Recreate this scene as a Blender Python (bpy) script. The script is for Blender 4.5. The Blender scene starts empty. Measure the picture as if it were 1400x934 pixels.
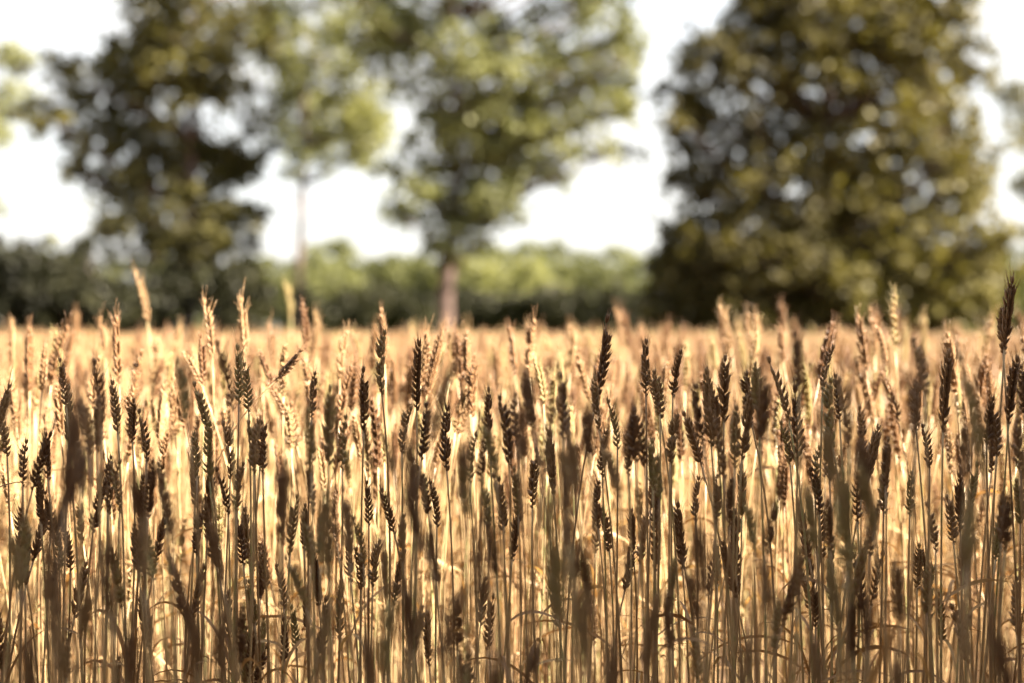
import bpy, math, random
import numpy as np
from mathutils import Vector, Matrix

# ---------------------------------------------------------------- camera
SC = bpy.context.scene
COL = SC.collection
EYE = 0.95                                   # camera height above the soil
F_PX = 50.0 / 36.0 * 1400.0                  # focal length in photograph pixels
PITCH = math.radians(-0.20)
cam_d = bpy.data.cameras.new('camera')
cam_d.lens = 50.0
cam_d.sensor_width = 36.0
cam_d.clip_start = 0.05
cam_d.clip_end = 6000.0
cam_d.dof.use_dof = True
cam_d.dof.focus_distance = 2.0
cam_d.dof.aperture_fstop = 2.1
cam_d.dof.aperture_blades = 0
cam = bpy.data.objects.new('camera', cam_d)
COL.objects.link(cam)
cam.location = (0, 0, EYE)
cam.rotation_euler = (math.radians(90) + PITCH, 0, 0)
SC.camera = cam

# ---------------------------------------------------------------- sky, sun, exposure
SUN_EL = math.radians(38)
SUN_AZ = Vector((0.97, -0.24)).normalized()   # horizontal direction towards the sun: right, a little behind
SUN = Vector((SUN_AZ.x * math.cos(SUN_EL), SUN_AZ.y * math.cos(SUN_EL), math.sin(SUN_EL)))
world = bpy.data.worlds.new('World')
SC.world = world
world.use_nodes = True
wn = world.node_tree
wn.nodes.clear()
sky = wn.nodes.new('ShaderNodeTexSky')
sky.sky_type = 'NISHITA'
sky.sun_disc = False
sky.sun_elevation = SUN_EL
sky.sun_rotation = math.atan2(SUN_AZ.x, SUN_AZ.y)
sky.air_density = 1.0
sky.dust_density = 4.0
sky.ozone_density = 0.6
bg = wn.nodes.new('ShaderNodeBackground')
bg.inputs['Strength'].default_value = 0.05
wo = wn.nodes.new('ShaderNodeOutputWorld')
veil = wn.nodes.new('ShaderNodeMix')              # thin bright cloud veil over the whole sky
veil.data_type = 'RGBA'
wtex = wn.nodes.new('ShaderNodeTexCoord')
wmap = wn.nodes.new('ShaderNodeMapping')
wmap.inputs['Scale'].default_value = (1.5, 1.5, 5.0)
wnoi = wn.nodes.new('ShaderNodeTexNoise')
wnoi.inputs['Scale'].default_value = 2.2
wnoi.inputs['Detail'].default_value = 5.0
wrng = wn.nodes.new('ShaderNodeMapRange')
wrng.inputs['From Min'].default_value = 0.3
wrng.inputs['From Max'].default_value = 0.7
wrng.inputs['To Min'].default_value = 0.66
wrng.inputs['To Max'].default_value = 0.95
wn.links.new(wtex.outputs['Generated'], wmap.inputs[0])
wn.links.new(wmap.outputs[0], wnoi.inputs['Vector'])
wn.links.new(wnoi.outputs['Fac'], wrng.inputs['Value'])
wn.links.new(wrng.outputs[0], veil.inputs[0])
veil.inputs[7].default_value = (3.0, 2.94, 2.8, 1)
wn.links.new(sky.outputs[0], veil.inputs[6])
wn.links.new(veil.outputs[2], bg.inputs[0])
wn.links.new(bg.outputs[0], wo.inputs[0])

sun_d = bpy.data.lights.new('sun', 'SUN')
sun_d.energy = 5.0
sun_d.angle = math.radians(0.5)
sun_d.color = (1.0, 0.87, 0.69)
sun = bpy.data.objects.new('sun', sun_d)
COL.objects.link(sun)
sun.location = SUN * 60
sun.rotation_euler = (-SUN).to_track_quat('-Z', 'Y').to_euler()

SC.view_settings.view_transform = 'Standard'
SC.view_settings.look = 'None'
SC.view_settings.exposure = 3.4
SC.view_settings.gamma = 1.0
SC.render.engine = 'CYCLES'
SC.cycles.use_denoising = True
SC.cycles.max_bounces = 7
SC.cycles.diffuse_bounces = 4
SC.cycles.glossy_bounces = 2
SC.cycles.transmission_bounces = 4
SC.cycles.use_adaptive_sampling = False

RNG = np.random.default_rng(7)
random.seed(11)


def pixel(u, v, depth):
    """A point at the given depth in the direction of a photograph pixel."""
    r = (u - 700.0) / F_PX
    up = (467.0 - v) / F_PX
    c, s = math.cos(PITCH), math.sin(PITCH)
    return Vector((r * depth, depth * (c - up * s), EYE + depth * (s + up * c)))


# ---------------------------------------------------------------- materials
def mat_base(name):
    m = bpy.data.materials.new(name)
    m.use_nodes = True
    nt = m.node_tree
    nt.nodes.clear()
    out = nt.nodes.new('ShaderNodeOutputMaterial')
    return m, nt, out


def N(nt, kind, **kw):
    n = nt.nodes.new(kind)
    for k, v in kw.items():
        if hasattr(n, k) and not k.startswith('i_'):
            setattr(n, k, v)
        else:
            n.inputs[k.replace('i_', '').replace('_', ' ')].default_value = v
    return n


def plant_material(name, stops, rough=0.5, transl=0.25, tcol=(0.6, 0.4, 0.15), noise_scale=300.0,
                   bump=0.3, hue_attr=None, spec=0.35):
    """Plant tissue: colour varies from plant to plant and inside one plant; lets some light through."""
    m, nt, out = mat_base(name)
    L = nt.links.new
    info = N(nt, 'ShaderNodeObjectInfo')
    tex = N(nt, 'ShaderNodeTexCoord')
    noi = N(nt, 'ShaderNodeTexNoise', i_Scale=noise_scale, i_Detail=4.0)
    L(tex.outputs['Object'], noi.inputs['Vector'])
    add = N(nt, 'ShaderNodeMath', operation='MULTIPLY_ADD')
    add.inputs[1].default_value = 0.95
    L(info.outputs['Random'], add.inputs[0])
    mul = N(nt, 'ShaderNodeMath', operation='MULTIPLY_ADD')
    mul.inputs[1].default_value = 1.2
    mul.inputs[2].default_value = -0.58
    L(noi.outputs['Fac'], mul.inputs[0])
    L(mul.outputs[0], add.inputs[2])
    src = add.outputs[0]
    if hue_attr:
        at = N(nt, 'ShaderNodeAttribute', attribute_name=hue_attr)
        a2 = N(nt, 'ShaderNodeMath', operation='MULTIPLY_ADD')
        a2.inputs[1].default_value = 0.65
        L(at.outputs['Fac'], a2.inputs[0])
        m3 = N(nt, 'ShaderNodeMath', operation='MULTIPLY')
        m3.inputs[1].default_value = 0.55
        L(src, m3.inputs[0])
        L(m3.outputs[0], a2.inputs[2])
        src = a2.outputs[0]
    ramp = N(nt, 'ShaderNodeValToRGB')
    els = ramp.color_ramp.elements
    while len(els) < len(stops):
        els.new(0.5)
    for e, (p, c) in zip(els, stops):
        e.position = p
        e.color = (*c, 1)
    L(src, ramp.inputs[0])
    pb = N(nt, 'ShaderNodeBsdfPrincipled', i_Roughness=rough)
    pb.inputs['Specular IOR Level'].default_value = spec
    L(ramp.outputs[0], pb.inputs['Base Color'])
    bp = N(nt, 'ShaderNodeBump', i_Strength=bump, i_Distance=0.002)
    L(noi.outputs['Fac'], bp.inputs['Height'])
    L(bp.outputs[0], pb.inputs['Normal'])
    tr = N(nt, 'ShaderNodeBsdfTranslucent')
    mixc = N(nt, 'ShaderNodeMix', data_type='RGBA', blend_type='MULTIPLY')
    mixc.inputs[0].default_value = 1.0
    L(ramp.outputs[0], mixc.inputs[6])
    mixc.inputs[7].default_value = (*[min(1, c * 1.6) for c in tcol], 1)
    L(mixc.outputs[2], tr.inputs['Color'])
    mx = N(nt, 'ShaderNodeMixShader')
    mx.inputs[0].default_value = transl
    L(pb.outputs[0], mx.inputs[1])
    L(tr.outputs[0], mx.inputs[2])
    L(mx.outputs[0], out.inputs[0])
    return m


M_EAR = plant_material('ripe_ear', [(0.0, (0.125, 0.060, 0.027)), (0.35, (0.22, 0.122, 0.058)), (0.75, (0.36, 0.235, 0.125)),
                                    (1.0, (0.33, 0.28, 0.12))], rough=0.45, transl=0.2, noise_scale=220, bump=0.4)
M_STEM = plant_material('straw', [(0.0, (0.25, 0.145, 0.072)), (0.5, (0.41, 0.285, 0.15)), (0.85, (0.48, 0.36, 0.20)),
                                  (1.0, (0.30, 0.29, 0.12))], rough=0.38, transl=0.12, noise_scale=60, bump=0.15, spec=0.5)
M_BLADE = plant_material('dry_blade', [(0.0, (0.20, 0.11, 0.05)), (0.6, (0.33, 0.21, 0.10)), (1.0, (0.42, 0.30, 0.15))],
                         rough=0.55, transl=0.35, tcol=(0.62, 0.5, 0.3), noise_scale=40, bump=0.2)


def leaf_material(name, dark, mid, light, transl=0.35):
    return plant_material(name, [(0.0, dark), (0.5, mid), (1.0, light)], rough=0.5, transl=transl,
                          tcol=(0.8, 0.75, 0.25), noise_scale=0.6, bump=0.0, hue_attr='tone', spec=0.2)  # tone also carries the sunlit and shaded sides painted into crowns


M_LEAF_OLIVE = leaf_material('leaf_olive', (0.034, 0.032, 0.014), (0.085, 0.078, 0.022), (0.15, 0.135, 0.038))
M_LEAF_BROWN = leaf_material('leaf_brown_olive', (0.024, 0.021, 0.012), (0.055, 0.048, 0.018), (0.115, 0.102, 0.031))
M_LEAF_GREEN = leaf_material('leaf_green', (0.030, 0.034, 0.016), (0.068, 0.075, 0.030), (0.125, 0.132, 0.052))
M_LEAF_PALE = leaf_material('leaf_pale', (0.05, 0.056, 0.027), (0.122, 0.13, 0.055), (0.205, 0.21, 0.09))
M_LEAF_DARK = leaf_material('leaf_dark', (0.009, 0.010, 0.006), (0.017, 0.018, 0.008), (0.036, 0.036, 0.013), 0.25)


def bark_material():
    m, nt, out = mat_base('bark')
    L = nt.links.new
    tex = N(nt, 'ShaderNodeTexCoord')
    mp = N(nt, 'ShaderNodeMapping')
    mp.inputs['Scale'].default_value = (3, 3, 0.6)
    L(tex.outputs['Object'], mp.inputs[0])
    noi = N(nt, 'ShaderNodeTexNoise', i_Scale=4.0, i_Detail=6.0)
    L(mp.outputs[0], noi.inputs['Vector'])
    ramp = N(nt, 'ShaderNodeValToRGB')
    ramp.color_ramp.elements[0].position = 0.3
    ramp.color_ramp.elements[0].color = (0.03, 0.018, 0.015, 1)
    ramp.color_ramp.elements[1].position = 0.7
    ramp.color_ramp.elements[1].color = (0.085, 0.050, 0.040, 1)
    L(noi.outputs['Fac'], ramp.inputs[0])
    pb = N(nt, 'ShaderNodeBsdfPrincipled', i_Roughness=0.85)
    L(ramp.outputs[0], pb.inputs['Base Color'])
    bp = N(nt, 'ShaderNodeBump', i_Strength=0.6, i_Distance=0.05)
    L(noi.outputs['Fac'], bp.inputs['Height'])
    L(bp.outputs[0], pb.inputs['Normal'])
    L(pb.outputs[0], out.inputs[0])
    return m


M_BARK = bark_material()


def ground_material():
    m, nt, out = mat_base('ground')
    L = nt.links.new
    geo = N(nt, 'ShaderNodeNewGeometry')
    n1 = N(nt, 'ShaderNodeTexNoise', i_Scale=9.0, i_Detail=8.0, i_Roughness=0.7)
    n2 = N(nt, 'ShaderNodeTexNoise', i_Scale=0.15, i_Detail=5.0)
    L(geo.outputs['Position'], n1.inputs['Vector'])
    L(geo.outputs['Position'], n2.inputs['Vector'])
    soil = N(nt, 'ShaderNodeValToRGB')
    soil.color_ramp.elements[0].position = 0.3
    soil.color_ramp.elements[0].color = (0.05, 0.03, 0.018, 1)
    soil.color_ramp.elements[1].position = 0.72
    soil.color_ramp.elements[1].color = (0.19, 0.12, 0.065, 1)
    L(n1.outputs['Fac'], soil.inputs[0])
    grass = N(nt, 'ShaderNodeValToRGB')
    grass.color_ramp.elements[0].position = 0.3
    grass.color_ramp.elements[0].color = (0.055, 0.075, 0.02, 1)
    grass.color_ramp.elements[1].position = 0.7
    grass.color_ramp.elements[1].color = (0.13, 0.14, 0.04, 1)
    L(n2.outputs['Fac'], grass.inputs[0])
    sep = N(nt, 'ShaderNodeSeparateXYZ')
    L(geo.outputs['Position'], sep.inputs[0])
    mr = N(nt, 'ShaderNodeMapRange')
    mr.inputs['From Min'].default_value = 44.0
    mr.inputs['From Max'].default_value = 45.0
    L(sep.outputs['Y'], mr.inputs['Value'])
    mix = N(nt, 'ShaderNodeMix', data_type='RGBA')
    L(mr.outputs[0], mix.inputs[0])
    L(soil.outputs[0], mix.inputs[6])
    L(grass.outputs[0], mix.inputs[7])
    pb = N(nt, 'ShaderNodeBsdfPrincipled', i_Roughness=0.95)
    L(mix.outputs[2], pb.inputs['Base Color'])
    bp = N(nt, 'ShaderNodeBump', i_Strength=0.7, i_Distance=0.03)
    L(n1.outputs['Fac'], bp.inputs['Height'])
    L(bp.outputs[0], pb.inputs['Normal'])
    L(pb.outputs[0], out.inputs[0])
    return m


# ---------------------------------------------------------------- mesh helpers
class MB:
    """Collects vertices, faces and a material index per face."""

    def __init__(self):
        self.v, self.f, self.m = [], [], []

    def tube(self, pts, radii, sides, mat=0, cap=True):
        base = len(self.v)
        n = len(pts)
        prev = None
        for i, p in enumerate(pts):
            t = (pts[min(i + 1, n - 1)] - pts[max(i - 1, 0)]).normalized()
            if prev is None:
                ref = Vector((1, 0, 0)) if abs(t.x) < 0.8 else Vector((0, 1, 0))
                prev = t.cross(ref).normalized()
            a = (prev - t * prev.dot(t)).normalized()
            b = t.cross(a)
            prev = a
            for k in range(sides):
                th = 2 * math.pi * k / sides
                self.v.append(p + (a * math.cos(th) + b * math.sin(th)) * radii[i])
        for i in range(n - 1):
            for k in range(sides):
                k2 = (k + 1) % sides
                self.f.append((base + i * sides + k, base + i * sides + k2,
                               base + (i + 1) * sides + k2, base + (i + 1) * sides + k))
                self.m.append(mat)
        if cap:
            self.f.append(tuple(base + (n - 1) * sides + k for k in range(sides)))
            self.m.append(mat)

    def pod(self, org, d, side, length, w, th, mat=0, sides=6, awn=0.0, awn_dir=None):
        """A husk: an elongated, slightly flattened grain cover ending in a beak."""
        d = d.normalized()
        side = (side - d * side.dot(d)).normalized()
        nrm = d.cross(side)
        base = len(self.v)
        prof = ((0.0, 0.4), (0.2, 0.95), (0.45, 1.0), (0.75, 0.5))
        for t, r in prof:
            c = org + d * (length * t) + nrm * (0.06 * length * math.sin(t * math.pi))
            for k in range(sides):
                a = 2 * math.pi * k / sides
                self.v.append(c + side * (math.cos(a) * r * w * 0.5) + nrm * (math.sin(a) * r * th * 0.5))
        tip = org + d * length
        self.v.append(tip)
        it = len(self.v) - 1
        for i in range(len(prof) - 1):
            for k in range(sides):
                k2 = (k + 1) % sides
                self.f.append((base + i * sides + k, base + i * sides + k2,
                               base + (i + 1) * sides + k2, base + (i + 1) * sides + k))
                self.m.append(mat)
        o = base + (len(prof) - 1) * sides
        for k in range(sides):
            self.f.append((o + k, o + (k + 1) % sides, it))
            self.m.append(mat)
        if awn > 0:
            ad = (awn_dir or d).normalized()
            mid = tip + (d * 0.6 + ad * 0.4) * awn * 0.5
            end = tip + ad * awn
            self.tube([tip - d * 0.0015, mid, end], [0.00042, 0.0003, 0.00012], 3, mat)

    def strip(self, pts, widths, sides_dir, mat=0, fold=0.25):
        """A leaf blade with a folded midrib."""
        base = len(self.v)
        for p, w, sd in zip(pts, widths, sides_dir):
            nn = Vector((0, 0, 1)) - sd * sd.z
            self.v += [p - sd * w * 0.5, p + nn * (-fold * w * 0.5), p + sd * w * 0.5]
        for i in range(len(pts) - 1):
            for k in range(2):
                a = base + i * 3 + k
                self.f.append((a, a + 1, a + 4, a + 3))
                self.m.append(mat)

    def mesh(self, name, mats, smooth=True):
        me = bpy.data.meshes.new(name)
        me.from_pydata([tuple(v) for v in self.v], [], self.f)
        for m in mats:
            me.materials.append(m)
        me.polygons.foreach_set('material_index', self.m)
        me.polygons.foreach_set('use_smooth', [smooth] * len(self.f))
        me.update()
        return me


def link(name, data, parent=None, loc=None):
    o = bpy.data.objects.new(name, data)
    COL.objects.link(o)
    if parent is not None:
        o.parent = parent
    if loc is not None:
        o.location = loc
    return o


def tag(o, label=None, category=None, group=None, kind=None):
    for k, v in (('label', label), ('category', category), ('group', group), ('kind', kind)):
        if v:
            o[k] = v
    return o


# ---------------------------------------------------------------- ground
def build_ground():
    xs = np.concatenate([[-3000, -800, -300, -120], np.linspace(-60, 60, 25), [120, 300, 800, 3000]])
    ys = np.concatenate([[-800, -200, -60], np.linspace(-20, 60, 41), [90, 140, 260, 700, 1800, 4500]])
    v = [(x, y, 0.012 * math.sin(x * 1.7) * math.cos(y * 1.3) if abs(x) < 60 and -20 < y < 60 else 0.0)
         for y in ys for x in xs]
    nx = len(xs)
    f = [(j * nx + i, j * nx + i + 1, (j + 1) * nx + i + 1, (j + 1) * nx + i)
         for j in range(len(ys) - 1) for i in range(nx - 1)]
    me = bpy.data.meshes.new('ground')
    me.from_pydata(v, [], f)
    me.materials.append(ground_material())
    o = link('ground', me)
    tag(o, 'brown soil under the wheat, grassy beyond the field', 'ground', kind='structure')


build_ground()


# ---------------------------------------------------------------- trees
def leaf_cloud(name, centers, radii, counts, size, mat, tones=None, flat=0.75, keep=None):
    """Leaf-sized faces spread through clumps; each leaf is a bent two-triangle blade."""
    P, T = [], []
    for i, (c, r, n) in enumerate(zip(centers, radii, counts)):
        n = int(n)
        d = RNG.normal(size=(n, 3))
        d /= np.linalg.norm(d, axis=1)[:, None]
        rr = r * RNG.uniform(0.15, 1.0, n) ** 0.5 * (1 + 0.25 * RNG.normal(size=n))
        p = np.array(c) + d * rr[:, None] * np.array([1, 1, flat])
        P.append(p)
        t0 = RNG.uniform(0.2, 0.8) if tones is None else tones[i]
        T.append(np.clip(t0 + RNG.normal(size=n) * 0.18, 0, 1))
    P = np.concatenate(P)
    T = np.concatenate(T)
    ok = P[:, 2] > 0.15
    if keep is not None:
        ok &= keep(P)
    P, T = P[ok], T[ok]
    n = len(P)
    s = size * RNG.uniform(0.65, 1.35, n)
    a = RNG.normal(size=(n, 3))
    a[:, 2] -= 0.35
    a /= np.linalg.norm(a, axis=1)[:, None]
    b = np.cross(a, RNG.normal(size=(n, 3)) + np.array([0, 0, 0.6]))
    b /= np.linalg.norm(b, axis=1)[:, None] + 1e-9
    c = np.cross(a, b)
    w = s * RNG.uniform(0.28, 0.42, n)
    tip = P + a * s[:, None] * 0.5 - c * (s * 0.08)[:, None]
    root = P - a * s[:, None] * 0.5 - c * (s * 0.05)[:, None]
    l = P + b * w[:, None] + c * (w * 0.3)[:, None]
    r = P - b * w[:, None] + c * (w * 0.3)[:, None]
    V = np.stack([root, l, tip, r], 1).reshape(-1, 3)
    idx = np.arange(n) * 4
    F = np.stack([idx, idx + 1, idx + 2, idx, idx + 2, idx + 3], 1).reshape(-1)
    me = bpy.data.meshes.new(name)
    me.vertices.add(len(V))
    me.vertices.foreach_set('co', V.astype(np.float32).ravel())
    me.loops.add(len(F))
    me.loops.foreach_set('vertex_index', F.astype(np.int32))
    me.polygons.add(n * 2)
    me.polygons.foreach_set('loop_start', (np.arange(n * 2) * 3).astype(np.int32))
    me.update(calc_edges=True)
    at = me.attributes.new('tone', 'FLOAT', 'POINT')
    at.data.foreach_set('value', np.repeat(T, 4).astype(np.float32))
    me.materials.append(mat)
    return me


def wobble(a, b, n, amp):
    pts = []
    off = Vector((0, 0, 0))
    for i in range(n + 1):
        t = i / n
        if 0 < i < n:
            off = off * 0.5 + Vector((random.uniform(-1, 1), random.uniform(-1, 1), random.uniform(-0.4, 0.4))) * amp
        else:
            off = Vector((0, 0, 0))
        pts.append(a.lerp(b, t) + off)
    return pts


def build_tree(name, label, category, clumps, depth, trunk_px, trunk_r, mat, leaf_size, cover, group=None,
               spread=2.2, crown_name='crown', flat=0.85, loose=0.32):
    """clumps: (u, v, radius px, density, tone) in photograph pixels at the tree's distance."""
    base_u, fork_u, fork_v = trunk_px
    base = pixel(base_u, 480, depth)
    base.z = 0
    k = depth / F_PX
    root = bpy.data.objects.new(name, None)
    COL.objects.link(root)
    root.location = base
    tag(root, label, category, group)
    cs, rs, ns, ts, mains = [], [], [], [], []
    for u, v, rp, dens, tone in clumps:
        r = rp * k
        c = pixel(u, v, depth) - base
        c.y += random.uniform(-spread, spread)
        mains.append((c, r, dens))
        nsub = 20
        cs.append(c)
        rs.append(r * 1.2)
        ns.append(max(8, cover * dens * math.pi * r * r / (leaf_size * leaf_size * 0.10) * loose))
        ts.append(tone)
        for q in range(nsub):
            d3 = Vector((random.gauss(0, 1), random.gauss(0, 1), random.gauss(0, 0.85))) * r * 0.58
            rs_ = r * random.uniform(0.18, 0.42)
            cs.append(c + d3)
            rs.append(rs_)
            ns.append(max(6, cover * dens * math.pi * r * r / (leaf_size * leaf_size * 0.10) * (1 - loose) / nsub))
            ts.append(min(1, max(0, tone + random.gauss(0, 0.2))))
    crown = link(crown_name, leaf_cloud(name + '_' + crown_name, cs, rs, ns, leaf_size, mat, ts, flat), root)
    mb = MB()
    fork = pixel(fork_u, fork_v, depth) - base
    tp = wobble(Vector((0, 0, -0.1)), fork, 6, trunk_r * 0.25)
    rad = [trunk_r * (1.35 if i == 0 else 1.0 - 0.45 * i / 6) for i in range(7)]
    mb.tube(tp, rad, 10)
    top = max(cs, key=lambda c: c.z - abs(c.x - fork.x) * 0.6)
    lead = wobble(fork, Vector((fork.x * 0.5 + top.x * 0.5, 0, top.z * 0.9)), 6, 0.25)
    mb.tube(lead, [trunk_r * (0.55 - 0.48 * i / 6) for i in range(7)], 8)
    spine = tp[2:] + lead[1:]
    for c, r, dens in mains:
        if dens < 0.3:
            continue
        cand = [s for s in spine if s.z < c.z - 0.2] or [spine[0]]
        st = min(cand, key=lambda s: (s - c).length + abs((c.z - s.z) - 0.7 * Vector((c.x - s.x, c.y - s.y, 0)).length) * 0.5)
        ln = (c - st).length
        br = wobble(st, c, 4, 0.06 * ln)
        r0 = max(0.02, min(trunk_r * 0.3, 0.014 * ln + 0.02))
        mb.tube(br, [r0 * (1 - 0.8 * i / 4) for i in range(5)], 6)
        for q in range(3):
            e = c + Vector((random.uniform(-1, 1), random.uniform(-1, 1), random.uniform(-0.3, 1))) * r * 0.8
            mb.tube(wobble(br[3], e, 2, 0.05 * r), [r0 * 0.35, r0 * 0.25, r0 * 0.1], 5)
    link('trunk', mb.mesh(name + '_trunk', [M_BARK]), root)
    return root


def blob_fill(n, bounds, y0, y1, rlo, rhi, dens, tone):
    """Random clumps inside an outline: bounds(v) gives the left and right edge at image row v."""
    out = []
    for _ in range(n):
        best = None
        for _try in range(5):                # keep the clumps spread out
            v = random.uniform(y0, y1)
            a, b = bounds(v)
            r = random.uniform(rlo, rhi)
            u = random.uniform(a + r * 0.7, b - r * 0.7)
            gap = min([math.hypot(u - o[0], v - o[1]) for o in out] or [1e9])
            if best is None or gap > best[0]:
                best = (gap, u, v, r)
        _, u, v, r = best
        out.append((u, v, r, dens(u, v), tone(u, v)))
    return out


def interp(table):
    ks = [t[0] for t in table]
    return lambda v: (float(np.interp(v, ks, [t[1] for t in table])), float(np.interp(v, ks, [t[2] for t in table])))


# large tree on the right
b4 = interp([(-230, 1100, 1220), (-100, 1045, 1285), (0, 1012, 1310), (40, 965, 1325), (110, 905, 1358), (160, 925, 1345), (220, 918, 1372),
             (300, 932, 1355), (350, 890, 1368), (450, 885, 1372)])
cl = blob_fill(240, b4, -220, 430, 26, 46,
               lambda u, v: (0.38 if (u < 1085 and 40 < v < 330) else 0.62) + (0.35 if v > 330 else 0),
               lambda u, v: random.uniform(0.25, 0.9) if u > 1080 else random.uniform(0.0, 0.35))  # sunlit right half and shaded left half painted into the leaf tone
cl += blob_fill(46, interp([(330, 885, 1372), (450, 880, 1372)]), 335, 445, 26, 40, lambda u, v: 0.9, lambda u, v: random.uniform(0, .5) if u < 1180 else random.uniform(.2, .8))  # lower leaves: same painted sun on the right, shade on the left
cl += blob_fill(12, interp([(40, 935, 1020), (110, 888, 970), (200, 905, 990), (320, 900, 985)]), 60, 330, 18, 34, lambda u, v: 0.32, lambda u, v: random.uniform(0, .5))
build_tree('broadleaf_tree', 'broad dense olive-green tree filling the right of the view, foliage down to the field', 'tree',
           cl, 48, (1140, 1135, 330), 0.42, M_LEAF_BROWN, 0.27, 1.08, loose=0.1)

# large dark tree on the left; highest tones paint its sunlit lumps
cl = [(115, 115, 50, .9, .4), (180, 65, 55, .9, .5), (255, 45, 60, .8, .6), (170, 140, 48, 1.1, .95), (245, 115, 52, 1, .8),
      (310, 110, 50, .8, .3), (85, 175, 34, .8, .2), (165, 215, 50, .9, .5), (240, 205, 58, .9, .4), (310, 205, 48, .8, .3),
      (75, 215, 26, .7, .1), (185, 275, 46, .8, .3), (262, 285, 52, .9, .3), (318, 290, 40, .9, .2), (215, -30, 60, .8, .5),
      (310, -20, 60, .7, .5), (290, -110, 80, .8, .5), (200, -100, 60, .8, .5), (340, 40, 40, .6, .5), (130, 180, 30, .7, .6),
      (225, 335, 50, .9, .2), (310, 345, 42, .9, .2), (155, 320, 32, .7, .2), (120, 245, 24, .6, .1), (345, 150, 30, .5, .4)]
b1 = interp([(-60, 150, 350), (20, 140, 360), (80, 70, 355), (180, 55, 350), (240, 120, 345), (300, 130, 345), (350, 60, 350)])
cl += blob_fill(34, b1, -60, 345, 22, 40, lambda u, v: 0.7, lambda u, v: random.uniform(0.3, 1.0) if v < 240 else random.uniform(0, .4))  # upper clumps painted lighter as sunlit, lower ones darker
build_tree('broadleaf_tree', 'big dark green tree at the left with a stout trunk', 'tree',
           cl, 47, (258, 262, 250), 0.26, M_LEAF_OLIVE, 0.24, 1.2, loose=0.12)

# slender tree; its sunlit clumps are painted with lighter tones
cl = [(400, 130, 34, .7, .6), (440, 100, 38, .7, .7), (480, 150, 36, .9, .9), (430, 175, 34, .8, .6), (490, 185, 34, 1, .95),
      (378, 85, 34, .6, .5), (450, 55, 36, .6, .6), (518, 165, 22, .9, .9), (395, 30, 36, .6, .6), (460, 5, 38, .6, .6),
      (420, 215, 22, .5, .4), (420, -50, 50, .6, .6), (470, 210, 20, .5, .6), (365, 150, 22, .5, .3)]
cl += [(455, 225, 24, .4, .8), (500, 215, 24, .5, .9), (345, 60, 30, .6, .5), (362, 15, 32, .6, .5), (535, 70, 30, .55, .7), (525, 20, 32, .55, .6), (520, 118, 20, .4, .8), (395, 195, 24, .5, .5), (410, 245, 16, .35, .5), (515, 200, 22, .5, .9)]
cl += blob_fill(18, interp([(-40, 350, 520), (210, 360, 530)]), -40, 205, 18, 32, lambda u, v: 0.45, lambda u, v: random.uniform(.5, 1))
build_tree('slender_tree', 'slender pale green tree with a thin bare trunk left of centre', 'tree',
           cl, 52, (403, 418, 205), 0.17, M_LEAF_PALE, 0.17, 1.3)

# central tree; the lit lobes of the crown get brighter painted tones
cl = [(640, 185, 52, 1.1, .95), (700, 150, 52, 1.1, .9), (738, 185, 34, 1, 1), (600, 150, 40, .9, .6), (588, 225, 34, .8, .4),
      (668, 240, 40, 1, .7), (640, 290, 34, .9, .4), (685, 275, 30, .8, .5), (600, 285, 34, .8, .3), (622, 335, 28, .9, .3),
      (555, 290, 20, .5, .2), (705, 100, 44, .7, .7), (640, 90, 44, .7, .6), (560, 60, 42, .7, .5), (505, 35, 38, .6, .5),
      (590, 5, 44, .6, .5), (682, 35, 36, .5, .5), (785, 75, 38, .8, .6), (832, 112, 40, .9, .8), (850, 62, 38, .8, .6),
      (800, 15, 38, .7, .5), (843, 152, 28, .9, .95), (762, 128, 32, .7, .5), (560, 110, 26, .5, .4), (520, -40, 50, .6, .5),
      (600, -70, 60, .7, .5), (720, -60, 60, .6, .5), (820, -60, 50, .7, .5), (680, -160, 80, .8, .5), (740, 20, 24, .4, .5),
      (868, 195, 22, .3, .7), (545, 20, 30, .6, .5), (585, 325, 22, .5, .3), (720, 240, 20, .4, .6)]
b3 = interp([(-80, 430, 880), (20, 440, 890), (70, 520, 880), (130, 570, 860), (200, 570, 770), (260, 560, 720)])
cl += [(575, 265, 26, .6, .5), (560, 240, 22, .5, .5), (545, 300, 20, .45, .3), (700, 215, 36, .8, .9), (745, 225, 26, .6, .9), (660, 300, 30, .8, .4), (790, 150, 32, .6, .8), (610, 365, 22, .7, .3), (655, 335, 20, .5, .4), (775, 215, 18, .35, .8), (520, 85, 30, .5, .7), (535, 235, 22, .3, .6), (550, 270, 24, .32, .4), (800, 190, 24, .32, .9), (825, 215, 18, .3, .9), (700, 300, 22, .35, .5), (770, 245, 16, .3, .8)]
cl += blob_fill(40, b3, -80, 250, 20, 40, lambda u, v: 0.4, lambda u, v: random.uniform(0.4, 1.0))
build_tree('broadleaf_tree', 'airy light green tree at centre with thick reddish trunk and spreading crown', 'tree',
           cl, 46, (603, 620, 300), 0.32, M_LEAF_PALE, 0.2, 1.35, loose=0.25)

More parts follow.
